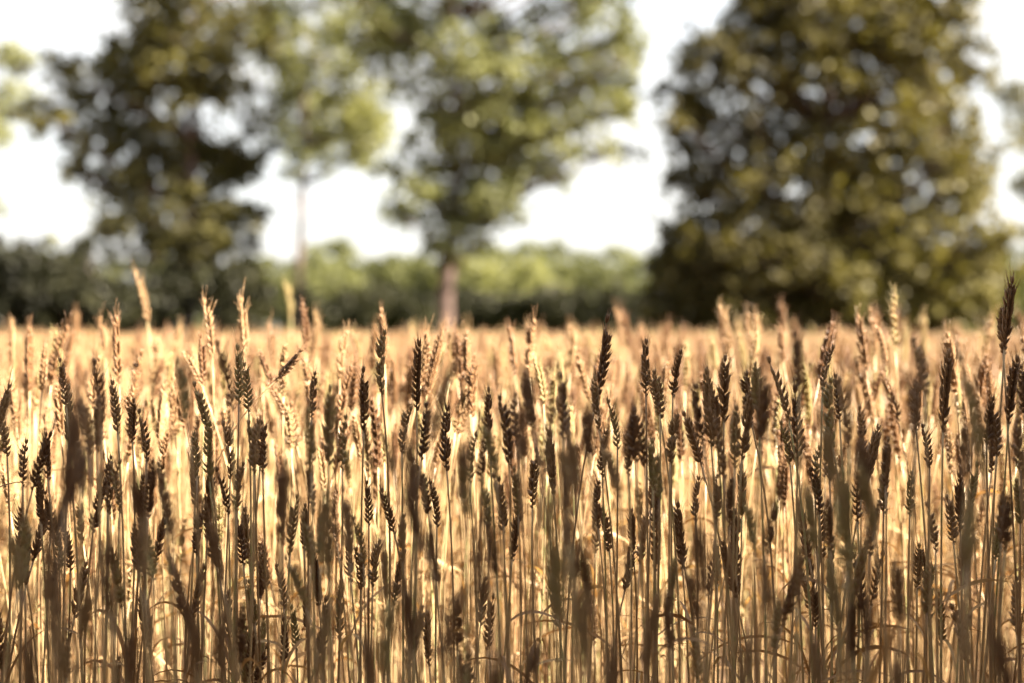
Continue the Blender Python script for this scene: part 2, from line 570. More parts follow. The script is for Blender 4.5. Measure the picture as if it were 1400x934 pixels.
# trees cut by the picture's edges
cl = [(2, 70, 26, .9, .8), (-20, 130, 36, .9, .7), (0, 190, 22, .8, .8), (-40, 60, 40, .8, .6), (-60, 200, 40, .8, .5),
      (-50, -10, 45, .8, .5), (-40, 270, 34, .7, .4)]
build_tree('slender_tree', 'pale green tree cut off by the left edge of the view', 'tree', cl, 56, (-60, -50, 260), 0.2,
           M_LEAF_PALE, 0.18, 1.5)
cl = [(1402, 120, 24, .7, .5), (1395, 190, 22, .6, .6), (1415, 250, 30, .7, .4), (1398, 330, 26, .9, .4), (1450, 150, 50, .8, .5),
      (1440, 60, 40, .7, .5), (1460, 270, 50, .8, .4)]
build_tree('slender_tree', 'brownish green tree cut off by the right edge of the view', 'tree', cl, 54, (1450, 1446, 280), 0.22,
           M_LEAF_OLIVE, 0.18, 1.4)

# bushes
def bush(label, clumps, depth, mat, cover=1.6, leaf=0.2, u0=None):
    u = u0 if u0 is not None else sum(c[0] for c in clumps) / len(clumps)
    return build_tree('bush', label, 'bush', clumps, depth, (u, u + 4, 440), 0.09, mat, leaf, cover, 'bushes along the far field edge',
                      1.2, 'foliage')


def row(u0, u1, n, v0, v1, r0, r1, d, t0, t1):
    return [(u0 + (u1 - u0) * (i + random.random()) / n, random.uniform(v0, v1), random.uniform(r0, r1), d,
             random.uniform(t0, t1)) for i in range(n)]


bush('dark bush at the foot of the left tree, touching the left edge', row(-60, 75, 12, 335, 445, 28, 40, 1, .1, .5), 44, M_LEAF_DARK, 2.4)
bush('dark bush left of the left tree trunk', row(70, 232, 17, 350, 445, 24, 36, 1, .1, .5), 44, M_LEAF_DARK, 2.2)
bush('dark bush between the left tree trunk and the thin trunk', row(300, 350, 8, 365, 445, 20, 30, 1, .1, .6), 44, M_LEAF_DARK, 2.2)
bush('pale green bush behind the thin trunk', row(375, 470, 9, 385, 430, 24, 34, 1, .2, .8), 84, M_LEAF_PALE, leaf=0.28)
bush('light green bush left of the central trunk', row(455, 600, 12, 380, 430, 24, 36, 1, .3, .9), 88, M_LEAF_GREEN, leaf=0.28)
bush('yellow-green bush right of the central trunk', row(625, 740, 11, 372, 430, 24, 36, 1, .2, .9), 86, M_LEAF_PALE, leaf=0.28)
bush('darker green bush in the gap before the right tree', row(735, 890, 12, 385, 430, 26, 36, 1, .2, .7), 90, M_LEAF_GREEN, leaf=0.28)
bush('low bush coloured dark as the shade below the light green hedge at centre', row(415, 600, 16, 418, 450, 18, 28, 1, .0, .4), 66, M_LEAF_DARK, 2.2)  # dark leaf colour stands in for shade at the hedge bottom
bush('low bush coloured dark as hedge-foot shade, left of the right tree', row(640, 890, 20, 412, 450, 20, 30, 1, .0, .4), 66, M_LEAF_DARK, 2.2)  # second stretch of hedge-bottom shade made with dark leaves
bush('olive bush under the right edge tree', row(1350, 1450, 8, 370, 445, 24, 34, 1, .4, .9), 58, M_LEAF_GREEN)
bush('pale bush far off at the left edge beside the left tree', row(-70, 70, 8, 350, 420, 24, 34, 1, .5, 1), 90, M_LEAF_PALE, leaf=0.28)


def distant_wood():
    """The far wood reads as one mass."""
    prof = [(-250, 372), (0, 360), (380, 352), (415, 350), (445, 338), (475, 350), (520, 368), (560, 345), (600, 352), (660, 352),
            (710, 340), (770, 336), (810, 346), (835, 350), (850, 334), (866, 352), (900, 352), (1100, 350), (1400, 345), (1650, 360)]
    us = np.array([p[0] for p in prof])
    vs = np.array([p[1] for p in prof])
    D = 170.0
    k = D / F_PX
    cs, rs, ns, ts = [], [], [], []
    u = -250
    while u < 1650:
        top = float(np.interp(u, us, vs)) - 16 - 13 * math.sin(u * 0.045) * math.sin(u * 0.017 + 0.6)
        v = top + 8
        tone = 0.5 + 0.45 * math.sin(u * 0.021) * math.cos(u * 0.0083 + 1) + random.uniform(-.15, .15)
        while v < 455:
            r = random.uniform(11, 20) * k
            c = pixel(u + random.uniform(-8, 8), v + r / k * 0.6, D)
            c.y += random.uniform(0, 14)
            cs.append(c)
            rs.append(r)
            ns.append(1.5 * math.pi * r * r / (0.5 * 0.5 * 0.24))
            ts.append(min(1, max(0, tone + random.uniform(-.15, .15))))
            v += random.uniform(14, 24)
        u += random.uniform(11, 19)
    o = link('distant_wood', leaf_cloud('distant_wood', cs, rs, ns, 0.5, M_LEAF_GREEN, ts))
    tag(o, 'low line of far woodland beyond the field', 'woodland', kind='stuff')


distant_wood()


# unseen trees: right row shades the near wheat, the others added to block skylight
def shade_line(x):
    return SHADE_A + SHADE_B * x


SHADE_A, SHADE_B = 2.06, 0.10


def keep_shade(off):  # crowns trimmed so their cast shadow ends on the chosen shade line
    def f(P):
        W = P + np.array(off)
        k = (W[:, 2] - 0.85) / SUN.z
        X = W[:, 0] - SUN.x * k
        Y = W[:, 1] - SUN.y * k
        return Y < shade_line(X) + RNG.normal(size=len(P)) * 0.035
    return f


def unseen_trees():
    spots = [(4.6, 0.3, 8.5, 'nearest the wheat on the right'), (7.6, -0.4, 10.5, 'second along the right hand row'),
             (10.6, -1.1, 12.0, 'third along the right hand row'), (13.8, -1.9, 13.5, 'farthest along the right hand row'),
             (-4.6, -4.4, 9.0, 'left of the three unseen ones blocking sky behind the viewpoint'),
             (-1.0, -4.6, 9.5, 'middle of the three unseen ones blocking sky behind the viewpoint'),
             (2.4, -4.2, 9.0, 'right of the three unseen ones blocking sky behind the viewpoint'),
             (-5.4, -0.9, 9.0, 'added alone to the left of the viewpoint to block sky')]
    for x, y, top, words in spots:
        root = bpy.data.objects.new('shelter_tree', None)
        COL.objects.link(root)
        root.location = (x, y, 0)
        tag(root, 'tall leafy shade tree, ' + words, 'tree', 'trees at the near field corner')
        cs, rs, ns, ts = [], [], [], []
        for zc in np.arange(2.0, top, 1.0):
            for q in range(5):
                cs.append(Vector((random.uniform(-1.5, 1.5), random.uniform(-1.6, 1.9), zc + random.uniform(-.3, .3))))
                rs.append(random.uniform(1.0, 1.4))
                ns.append(520)
                ts.append(random.uniform(.2, .8))
        link('crown', leaf_cloud('unseen_crown', cs, rs, ns, 0.2, M_LEAF_GREEN, ts, keep=keep_shade((x, y, 0))), root)
        mb = MB()
        mb.tube(wobble(Vector((0, 0, -0.1)), Vector((0, 0, top - 1.2)), 9, 0.07), [0.2 - 0.018 * j for j in range(10)], 10)
        for q in range(10):
            z = 1.8 + q * 0.6
            a = random.uniform(0, 6.28)
            mb.tube(wobble(Vector((0, 0, z)), Vector((math.cos(a) * 1.5, math.sin(a) * 1.3, z + 1.1)), 3, 0.06),
                    [0.06, 0.045, 0.03, 0.012], 6)
        link('trunk', mb.mesh('unseen_trunk', [M_BARK]), root)


unseen_trees()


# ---------------------------------------------------------------- wheat
EAR_L = 0.085


def make_ear(seed, nodes=10, awn=1.0, bend=0.0, plump=1.0, sides=6):
    """A wheat ear along +z, 85 mm long: two ranks of spikelets, three husks each, short awns near the tip."""
    rd = random.Random(seed)
    mb = MB()
    pts = []
    total = nodes * 2
    for i in range(total + 2):
        t = i / (total + 1)
        z = t * (EAR_L - 0.011)
        pts.append(Vector((bend * t * t * 0.02, 0.4 * bend * t * t * 0.01, z)))
    mb.tube(pts, [0.0013 - 0.0006 * i / (total + 1) for i in range(total + 2)], 5)
    for i in range(total):
        t = (i + 0.5) / total
        env = min(1.0, 0.62 + 1.9 * t) * min(1.0, 0.66 + 1.5 * (1 - t))
        env *= plump * rd.uniform(0.85, 1.12)
        if rd.random() < 0.05:
            continue                         # a lost spikelet
        if i < 3 and rd.random() < 0.5:
            env *= 0.6
        s = 1 if i % 2 == 0 else -1
        p = pts[i]
        tilt = math.radians(rd.uniform(18, 42)) * (1.0 - 0.4 * t)
        ln = 0.0142 * env * rd.uniform(0.92, 1.1)
        for q in (-1, 0, 1):
            fan = q * math.radians(rd.uniform(13, 22))
            d = Vector((s * math.sin(tilt) * (1.0 if q == 0 else 0.72), math.sin(fan), math.cos(tilt)))
            org = p + Vector((s * 0.0011, q * 0.0016 * env, 0.0))
            a = 0.0
            if rd.random() < 0.3 + 0.6 * t:
                a = rd.uniform(0.0015, 0.004)
            if t > 0.72 and rd.random() < 0.75 * awn:
                a = rd.uniform(0.006, 0.018) * awn
            ad = Vector((d.x * rd.uniform(0.6, 1.8), d.y * rd.uniform(0.6, 1.8), d.z))
            mb.pod(org, d, Vector((0, 1, 0)) if q == 0 else Vector((s * 0.5, q * 0.8, 0)), ln if q == 0 else ln * 0.95,
                   0.0043 * env, 0.0034 * env, 0, sides, a, ad)
    top = pts[-1]
    for q in range(3):
        a = q * 2.1 + rd.random()
        d = Vector((math.cos(a) * 0.22, math.sin(a) * 0.22, 1))
        mb.pod(top - Vector((0, 0, 0.002)), d, Vector((math.sin(a), -math.cos(a), 0)), 0.0115, 0.0036, 0.003, 0, sides,
               rd.uniform(0.004, 0.024) * awn, d + Vector((rd.uniform(-.3, .3), rd.uniform(-.3, .3), 0.3)))
    return mb


EAR_MB = []
for q in range(16):
    rq = random.Random(300 + q)
    EAR_MB.append(make_ear(q + 1, rq.choice((7, 8, 8, 9, 10)), rq.uniform(0.5, 1.6), rq.uniform(-0.7, 0.7), rq.uniform(0.9, 1.08)))
EAR_MESH = [mb.mesh('ear', [M_EAR]) for mb in EAR_MB]


def bezier(p0, p1, p2, p3, n):
    return [p0 * (1 - t) ** 3 + p1 * 3 * t * (1 - t) ** 2 + p2 * 3 * t * t * (1 - t) + p3 * t ** 3 for t in [i / n for i in range(n + 1)]]


def stem_tube(mb, ear_base, axis, root, mat=0, rd=random, sides=6, r_top=0.00125, r_bot=0.0021, n=14):
    """A straw with two swollen joints from the root up to the ear."""
    h = ear_base.z - root.z
    path = bezier(root, root + Vector((0, 0, h * 0.45)), ear_base - axis * h * 0.28, ear_base + axis * 0.003, n)
    rad = []
    j1, j2 = rd.choice((4, 5)), rd.choice((8, 9))
    for i in range(n + 1):
        t = i / n
        r = r_bot + (r_top - r_bot) * t
        if i < j2:
            r *= 1.12
        rad.append(r)
    pts, rr = [], []
    for i, p in enumerate(path):
        if i in (j1, j2):
            d = (path[i + 1] - path[i - 1]).normalized()
            pts += [p - d * 0.003, p, p + d * 0.003]
            rr += [rad[i], rad[i] * 1.35, rad[i]]
        else:
            pts.append(p)
            rr.append(rad[i])
    mb.tube(pts, rr, sides, mat)
    return path, (j1, j2)


def blade(mb, start, az, length, width, droop, mat=0, rd=random, rise=1.0, twist=1.5):
    """A dry leaf blade that rises, bends over and hangs."""
    n = 9
    pts, wd, sd = [], [], []
    p = start.copy()
    out = Vector((math.cos(az), math.sin(az), 0))
    pitch = math.radians(70) * rise
    for i in range(n + 1):
        t = i / n
        pts.append(p.copy())
        wd.append(width * max(0.08, math.sin(math.pi * min(1, 0.18 + 0.82 * t)) ** 0.7))
        a = twist * t
        s = Vector((-math.sin(az), math.cos(az), 0)) * math.cos(a) + Vector((0, 0, 1)) * math.sin(a)
        sd.append(s.normalized())
        ang = pitch - droop * (t ** 1.3) * math.radians(150)
        p = p + (out * math.cos(ang) + Vector((0, 0, 1)) * math.sin(ang)) * (length / n)
    mb.strip(pts, wd, sd, mat)


# ---- single stalks: tip and ear base as photograph pixels, and the distance
# L = in the sun beyond the shade line, D = in the shade of the trees
EARS = """
L 13 433 14 491 2.9;L 40 443 42 520 2.5;L 79 440 69 513 2.5;L 114 428 116 475 4;L 140 430 143 481 2.9;L 157 427 162 513 2.32;
L 193 367 202 436 3.1;L 287 404 291 478 2.4;L 334 403 336 475 2.45;L 278 452 279 517 2.3;L 255 475 273 520 2.35;L 16 513 19 574 2.4;
L 233 446 238 494 3.6;L 189 452 194 494 3.8;L 26 459 26 501 3.6;L 106 456 85 481 3.0;L 222 520 220 597 2.35;L 77 520 82 584 2.3;
L 170 526 180 597 2.25;L 356 475 358 507 2.7;D 84 485 89 546 1.9;D 96 523 93 594 1.95;D 140 485 141 571 1.7;D 156 515 162 581 1.9;
D 246 485 257 565 1.5;D 276 517 282 581 1.92;D 313 459 316 546 1.6;D 328 467 328 539 1.98;D 337 491 340 552 1.95;D 202 555 202 619 1.95;
D 119 539 124 607 1.6;D 130 539 132 597 1.66;D 111 578 112 639 1.5;D 178 542 180 597 2.02;D 6 557 7 607 1.95;D 31 597 32 645 1.95;
D 59 587 66 642 1.9;D 347 570 348 632 1.9;D 358 578 358 629 1.85;D 267 587 270 639 2.0;D 147 619 148 656 2.0;L 372 440 375 494 3.0;
L 399 388 398 417 4.5;L 416 411 419 472 2.6;L 464 449 465 507 2.5;L 491 452 493 491 2.9;L 523 417 526 485 2.4;L 603 446 587 526 2.32;
L 635 449 640 520 2.4;L 438 462 441 494 3.8;L 354 478 369 520 2.4;L 372 517 390 562 2.35;L 486 497 486 549 2.6;L 399 546 398 603 2.3;
L 557 475 558 517 2.9;L 631 526 623 584 2.3;L 504 565 505 639 2.3;L 515 539 517 635 2.3;D 422 480 382 515 2.15;L 631 494 613 520 2.8;
L 440 594 443 639 2.3;D 512 446 520 526 1.95;D 568 459 569 546 1.97;D 501 497 497 578 1.95;D 430 504 428 552 1.9;D 425 552 426 635 1.6;
D 451 520 449 619 1.7;D 467 562 468 632 1.85;D 608 488 594 584 1.35;D 587 546 578 616 1.8;D 549 552 549 594 1.9;D 664 526 668 590 1.9;
D 529 571 536 623 1.5;D 558 590 562 642 1.35;D 603 549 610 629 1.95;D 639 587 642 639 1.8;D 629 600 631 655 1.4;D 671 565 677 642 1.6;
D 658 584 658 639 1.7;D 693 533 696 623 1.8;D 346 568 348 635 1.85;D 361 571 356 629 1.9;L 720 433 723 504 2.45;L 731 446 733 481 3.4;
L 746 462 747 491 3.5;L 852 423 853 468 3.5;L 864 425 865 462 3.6;L 816 456 818 491 3.8;L 902 443 898 478 3.8;L 927 449 929 478 4.2;
L 990 414 998 468 2.8;L 1014 427 1027 481 2.9;L 1028 433 1036 485 3.1;L 974 459 977 501 2.9;L 836 523 836 562 2.5;L 792 475 773 504 2.9;
L 873 456 853 488 3.3;L 927 552 930 619 2.4;L 694 491 691 520 3;D 844 427 821 523 1.95;D 882 459 883 529 1.97;D 922 475 921 533 1.97;
D 902 501 903 562 1.95;D 890 501 898 546 1.9;D 963 497 972 594 1.9;D 991 481 990 562 1.92;D 947 520 959 597 1.7;D 714 504 728 581 1.6;
D 698 533 704 590 1.7;D 706 546 714 629 1.4;D 770 505 770 587 1.65;D 755 534 743 642 1.5;D 808 510 818 578 1.87;D 844 541 844 603 1.95;
D 799 549 804 616 1.5;D 865 555 869 619 1.7;D 877 552 881 629 1.75;D 855 578 858 629 1.8;D 918 562 916 623 1.9;D 975 529 979 578 1.85;
D 982 552 988 639 1.7;D 1011 507 1020 546 1.9;D 1022 520 1017 613 1.87;D 1032 491 1035 546 1.8;D 1006 549 1004 626 1.8;D 902 607 902 655 1.7;
D 890 597 892 642 1.8;D 834 594 841 645 1.5;D 772 590 776 661 1.25;D 780 584 786 639 1.4;D 821 584 823 629 1.9;L 1080 417 1083 443 4;
L 1062 446 1069 485 2.6;L 1172 427 1181 494 2.5;L 1181 488 1191 565 2.5;L 1218 398 1223 468 2.6;L 1205 433 1209 491 2.5;L 1204 504 1191 562 2.5;
L 1273 433 1279 468 3.4;L 1242 452 1244 481 4;L 1149 446 1151 491 3.4;L 1308 449 1307 533 2.9;L 1358 452 1361 478 4;L 1398 427 1398 459 3.8;
L 1191 427 1191 459 3.6;L 1103 491 1109 584 2.5;L 1213 546 1229 619 2.45;L 1059 520 1059 597 2.45;D 1090 449 1093 520 1.5;D 1091 520 1090 619 1.9;
D 1062 481 1075 562 1.9;D 1075 571 1079 616 1.95;D 1127 468 1125 513 1.95;D 1120 513 1136 597 1.85;D 1144 507 1146 558 1.9;D 1160 510 1159 597 1.6;
D 1136 558 1143 661 1.3;D 1260 457 1262 520 1.6;D 1252 491 1249 597 1.45;D 1292 472 1290 581 1.92;D 1332 472 1339 629 1.3;D 1319 565 1323 629 1.4;
D 1380 372 1376 462 1.95;D 1368 417 1371 475 1.97;D 1385 481 1382 565 1.9;D 1368 549 1364 613 1.9;D 1396 494 1398 549 1.8;D 1271 576 1271 629 1.97;
D 1210 594 1210 639 1.8;D 1176 597 1181 661 1.4;D 1046 510 1042 590 1.5;D 1114 605 1115 645 1.9;D 1390 568 1393 629 1.7;D 1246 520 1249 549 1.9;
D 1348 539 1350 590 1.9;D 71 666 71 711 1.9;D 51 647 54 701 1.9;D 79 717 79 756 1.97;D 96 713 96 761 1.97;D 149 624 149 692 1.8;
D 136 653 128 717 1.9;D 164 628 165 676 1.8;D 175 640 189 708 1.4;D 206 624 204 695 1.7;D 189 705 197 775 1.3;D 210 717 209 762 1.7;
D 183 711 186 756 1.8;D 222 628 225 685 1.6;D 233 647 238 730 1.5;D 266 693 267 746 1.97;D 284 711 302 788 1.5;D 321 628 323 676 1.85;
D 308 634 310 669 1.9;D 326 705 331 746 1.95;D 344 788 347 823 1.97;D 14 856 13 894 1.97;D 13 717 26 788 1.4;D 26 714 27 740 1.9;
D 35 730 35 762 1.9;D 58 727 64 795 1.2;D 74 762 77 814 1.4;D 135 730 141 795 1.2;D 64 817 83 901 1.0;D 157 772 157 827 1.4;
D 125 795 119 827 1.5;D 90 849 90 891 1.6;D 157 894 159 923 1.97;D 32 865 42 933 1.05;D 180 840 180 907 1.1;D 254 795 263 859 1.2;
D 267 843 260 923 1.0;D 308 804 310 833 1.9;D 339 852 340 891 1.97;D 326 827 326 865 1.6;D 297 833 300 891 1.2;D 385 621 385 727 1.5;
D 414 685 416 734 1.97;D 362 743 363 775 2.0;D 388 766 388 798 2.0;D 417 798 419 840 1.97;D 390 840 390 865 2.0;D 401 823 404 868 1.97;
D 465 788 464 865 1.95;D 375 881 364 901 1.95;D 449 663 448 779 1.4;D 436 682 438 756 1.6;D 480 660 480 750 1.5;D 496 701 497 756 1.8;
D 494 743 494 779 1.97;D 510 734 510 775 1.97;D 472 727 475 753 1.9;D 526 737 528 801 1.5;D 523 663 534 708 1.92;D 549 663 574 734 1.3;
D 578 714 594 785 1.4;D 565 621 566 682 1.7;D 579 634 582 666 1.8;D 547 698 549 737 1.8;D 599 653 598 705 1.97;D 639 615 640 682 1.4;
D 401 753 407 779 1.6;D 343 788 345 823 1.97;D 427 624 427 663 1.7;D 425 698 425 743 1.7;D 558 782 562 852 1.2;D 520 814 523 856 1.2;
D 619 798 613 859 1.1;D 626 814 626 852 1.7;D 658 711 656 785 1.15;D 685 647 688 717 1.87;D 674 698 677 762 1.4;D 668 653 668 692 1.7;
D 631 891 632 933 1.8;D 680 891 677 933 1.1;D 343 859 342 884 1.9;D 507 859 509 923 1.1;D 440 827 440 865 1.3;D 504 653 504 679 2.0;
D 686 644 688 705 1.8;D 706 689 701 756 1.9;D 704 634 706 666 1.8;D 744 666 749 740 1.1;D 773 634 776 714 1.2;D 757 730 760 795 1.1;
D 776 714 780 756 1.3;D 804 730 804 827 1.3;D 792 801 796 859 1.1;D 810 653 813 679 1.9;D 828 689 831 727 1.92;D 948 647 950 695 1.97;
D 985 644 979 708 1.8;D 1000 650 998 698 1.8;D 895 698 896 769 1.97;D 894 653 894 689 1.9;D 956 701 959 762 1.2;D 950 762 953 814 1.3;
D 919 759 916 814 1.7;D 911 807 914 846 1.6;D 895 807 884 907 1.4;D 980 734 980 785 1.97;D 950 852 953 910 1.7;D 1032 856 1017 923 1.2;
D 871 746 861 782 2.0;D 728 872 719 933 1.1;D 828 878 831 923 1.2;D 852 881 844 917 1.4;D 860 692 862 714 2.0;D 1028 673 1030 730 1.6;
D 1009 753 1008 779 2.0;D 1058 676 1051 730 1.6;D 1050 746 1051 814 1.3;D 1061 817 1059 865 1.7;D 1099 663 1111 740 1.5;D 1127 679 1133 730 1.7;
D 1149 634 1152 756 1.4;D 1160 740 1160 772 1.5;D 1117 634 1119 666 1.9;D 1168 647 1170 682 1.9;D 1183 634 1188 682 1.4;D 1191 682 1189 740 1.7;
D 1209 634 1209 676 1.92;D 1246 640 1246 689 1.97;D 1278 682 1278 737 1.8;D 1268 769 1269 827 1.8;D 1254 740 1255 782 1.97;D 1090 746 1090 801 1.5;
D 1103 769 1106 814 1.97;D 1117 791 1115 846 1.92;D 1223 762 1226 814 1.5;D 1319 682 1321 740 1.3;D 1339 666 1323 759 1.2;D 1371 666 1371 717 1.7;
D 1380 673 1377 717 1.6;D 1395 650 1395 685 1.9;D 1368 698 1364 730 1.9;D 1136 762 1143 827 1.3;D 1162 807 1165 859 1.3;D 1191 788 1188 846 1.3;
D 1119 852 1119 907 1.4;D 1319 836 1319 878 1.95;D 1226 884 1226 933 1.3;D 1297 673 1300 711 1.9;
"""


def parse_ears():
    out = []
    for e in EARS.replace('\n', '').split(';'):
        if e.strip():
            k, a, b, c, d, z = e.split()
            out.append((k, float(a), float(b), float(c), float(d), float(z)))
    return out


SPECS = parse_ears()
SPECS.sort(key=lambda s: s[5])
SINGLE, FARTHER = SPECS[:300], SPECS[300:]

COLUMN = [(150, 'by the left edge'), (300, 'below left tree trunk'), (450, 'below thin trunk'),
          (570, 'left of central trunk'), (700, 'below central trunk'), (880, 'below gap between trees'),
          (1050, "below right tree's left side"), (1230, "below right tree's middle"), (9999, 'by the right edge')]
ORD = ['first', 'second', 'third', 'fourth', 'fifth', 'sixth', 'seventh', 'eighth', 'ninth', 'tenth', 'eleventh', 'twelfth',
       'thirteenth', 'fourteenth']


def stalk_key(s):
    k, tu, tv, bu, bv, d = s
    look = 'sunlit golden' if k == 'L' else 'shaded brown'
    if d < 1.35:
        foc = 'very blurred'
    elif d < 1.78:
        foc = 'blurred'
    elif d < 2.12:
        foc = 'sharp'
    else:
        foc = 'soft'
    ang = math.degrees(math.atan2(tu - bu, bv - tv))
    tilt = 'upright' if abs(ang) < 5 else ('left-leaning' if ang < 0 else 'right-leaning')
    band = ('tip above skyline' if tv < 450 else 'tip below skyline' if tv < 530 else
            'tip mid-height' if tv < 680 else 'tip low' if tv < 790 else 'tip lowest')
    col = next(t for lim, t in COLUMN if tu < lim)
    return (foc, look, tilt, band, col)


def label_all(specs):
    groups = {}
    for i, s in enumerate(specs):
        groups.setdefault(stalk_key(s), []).append(i)
    labels = {}
    for key, ids in groups.items():
        foc, look, tilt, band, col = key
        ids.sort(key=lambda i: specs[i][1])
        for n, i in enumerate(ids):
            t = '%s %s %s wheat, %s %s' % (foc, look, tilt, band, col)
            if len(ids) > 1:
                t += ', ' + ORD[n] + ' from left'
            labels[i] = t
    return labels


def build_stalks():
    labels = label_all(SINGLE)
    BLADE_AT = min((i for i, s in enumerate(SINGLE) if s[5] < 1.45), key=lambda i: abs(SINGLE[i][3] - 1150))
    for i, s in enumerate(SINGLE):
        k, tu, tv, bu, bv, d = s
        d = max(d, 1.16)
        rd = random.Random(1000 + i)
        tip = pixel(tu, tv, d)
        base = pixel(bu, bv, d)
        ln = (tip - base).length
        ax = (tip - base).normalized()
        ln2 = min(0.118, max(0.068, ln * 1.18))
        base = tip - ax * ln2
        base.y += rd.uniform(-0.12, 0.12) * ln2
        ax = (tip - base).normalized()
        ln2 = (tip - base).length
        lean = Vector((ax.x, ax.y, 0)) / max(0.35, ax.z)
        off = lean * base.z * 0.22
        if off.length > 0.16:
            off *= 0.16 / off.length
        root = Vector((base.x - off.x + rd.uniform(-.03, .03), base.y - off.y + rd.uniform(-.03, .03), 0.0))
        r = bpy.data.objects.new('wheat_stalk', None)
        COL.objects.link(r)
        r.location = root
        r.empty_display_size = 0.05
        tag(r, labels[i], 'wheat stalk', 'single wheat stalks at the near side of the field')
        # ear
        z = ax
        x = Vector((math.cos(rd.uniform(0, 6.28)), math.sin(rd.uniform(0, 6.28)), 0))
        a = rd.uniform(-0.9, 0.9)
        x = Vector((math.cos(a), math.sin(a), 0.0))
        x = (x - z * x.dot(z)).normalized()
        y = z.cross(x)
        sl = ln2 / EAR_L
        sw = 0.96 * (sl ** 0.45) * rd.uniform(0.95, 1.12)
        mtx = Matrix((x * sw, y * sw, z * sl)).transposed().to_4x4()
        mtx.translation = base - root
        e = link('ear', EAR_MESH[rd.randrange(16)], r)
        e.matrix_local = mtx
        # stem
        mb = MB()
        path, joints = stem_tube(mb, base - root, ax, Vector((0, 0, 0)), 0, rd)
        link('stem', mb.mesh('stem', [M_STEM]), r)
        if i == BLADE_AT:
            a0 = path[9]
            p1, p2 = pixel(1178, 935, d) - root, pixel(1243, 828, d) - root
            pts = bezier(a0, a0.lerp(p1, 0.7), p1, p2, 10)
            m2 = MB()
            m2.strip(pts, [0.009 * (0.6 + 0.4 * math.sin(math.pi * q / 10)) * (1 if q < 9 else 0.4) for q in range(11)],
                     [Vector((0.8, 0.3, -0.5)).normalized()] * 11)
            link('leaf', m2.mesh('leaf', [M_BLADE]), r)
        # dry leaf blades
        nb = rd.choice((0, 0, 1, 1))
        for q in range(nb):
            p = path[rd.choice((5, 6, 7, 8, 9))]
            m2 = MB()
            blade(m2, p, rd.uniform(0, 6.28), rd.uniform(0.09, 0.2), rd.uniform(0.004, 0.0075), rd.uniform(0.5, 1.25), 0, rd,
                  rd.uniform(0.5, 1.1), rd.uniform(-2.5, 2.5))
            link('leaf', m2.mesh('leaf', [M_BLADE]), r)


build_stalks()


# ---- the rest of the field: one object, geometry nodes
def stalk_variant(seed, ear_id, height, detailed=True):
    rd = random.Random(seed)
    mb = MB()
    ax = Vector((rd.uniform(-.22, .22), rd.uniform(-.22, .22), 1)).normalized()
    base = Vector((ax.x * 0.12, ax.y * 0.12, height - EAR_L))
    path, j = stem_tube(mb, base, ax, Vector((0, 0, 0)), 1, rd, 5, n=10)
    x = Vector((1, 0, 0))
    x = (x - ax * x.dot(ax)).normalized()
    y = ax.cross(x)
    R = Matrix((x, y, ax)).transposed()
    o = len(mb.v)
    src = EAR_MB[ear_id]
    es = rd.uniform(0.94, 1.14)
    mb.v += [base + R @ (v * es) for v in src.v]
    mb.f += [tuple(i + o for i in f) for f in src.f]
    mb.m += [0] * len(src.f)
    for q in range(rd.choice((0, 1, 1, 2))):
        blade(mb, path[rd.choice((4, 5, 6, 7))], rd.uniform(0, 6.28), rd.uniform(0.1, 0.22), rd.uniform(0.004, 0.008),
              rd.uniform(0.5, 1.25), 2, rd, rd.uniform(0.5, 1.1), rd.uniform(-2.5, 2.5))
    return mb


def clump_variant(seed, n, side):
    """Far wheat: simplified stalks over a small square."""
    rd = random.Random(seed)
    mb = MB()
    for i in range(n):
        x, y = rd.uniform(-side, side), rd.uniform(-side, side)
        h = rd.gauss(0.80, 0.07)
        if rd.random() < 0.2:
            h -= 0.12
        lx, ly = rd.uniform(-.04, .04), rd.uniform(-.04, .04)
        b = Vector((x + lx * .5, y + ly * .5, h - 0.085))
        t = Vector((x + lx, y + ly, h))
        mb.tube([Vector((x, y, 0)), b], [0.0022, 0.0016], 3, 1, cap=False)
        d = t - b
        mb.tube([b, b + d * .2, b + d * .7, t], [0.002, 0.0068, 0.006, 0.0012], 5, 0)
        if rd.random() < 0.3:
            blade(mb, Vector((x, y, h * rd.uniform(.4, .7))), rd.uniform(0, 6.28), rd.uniform(0.1, 0.2), 0.007, rd.uniform(.5, 1.2), 2, rd)
    return mb


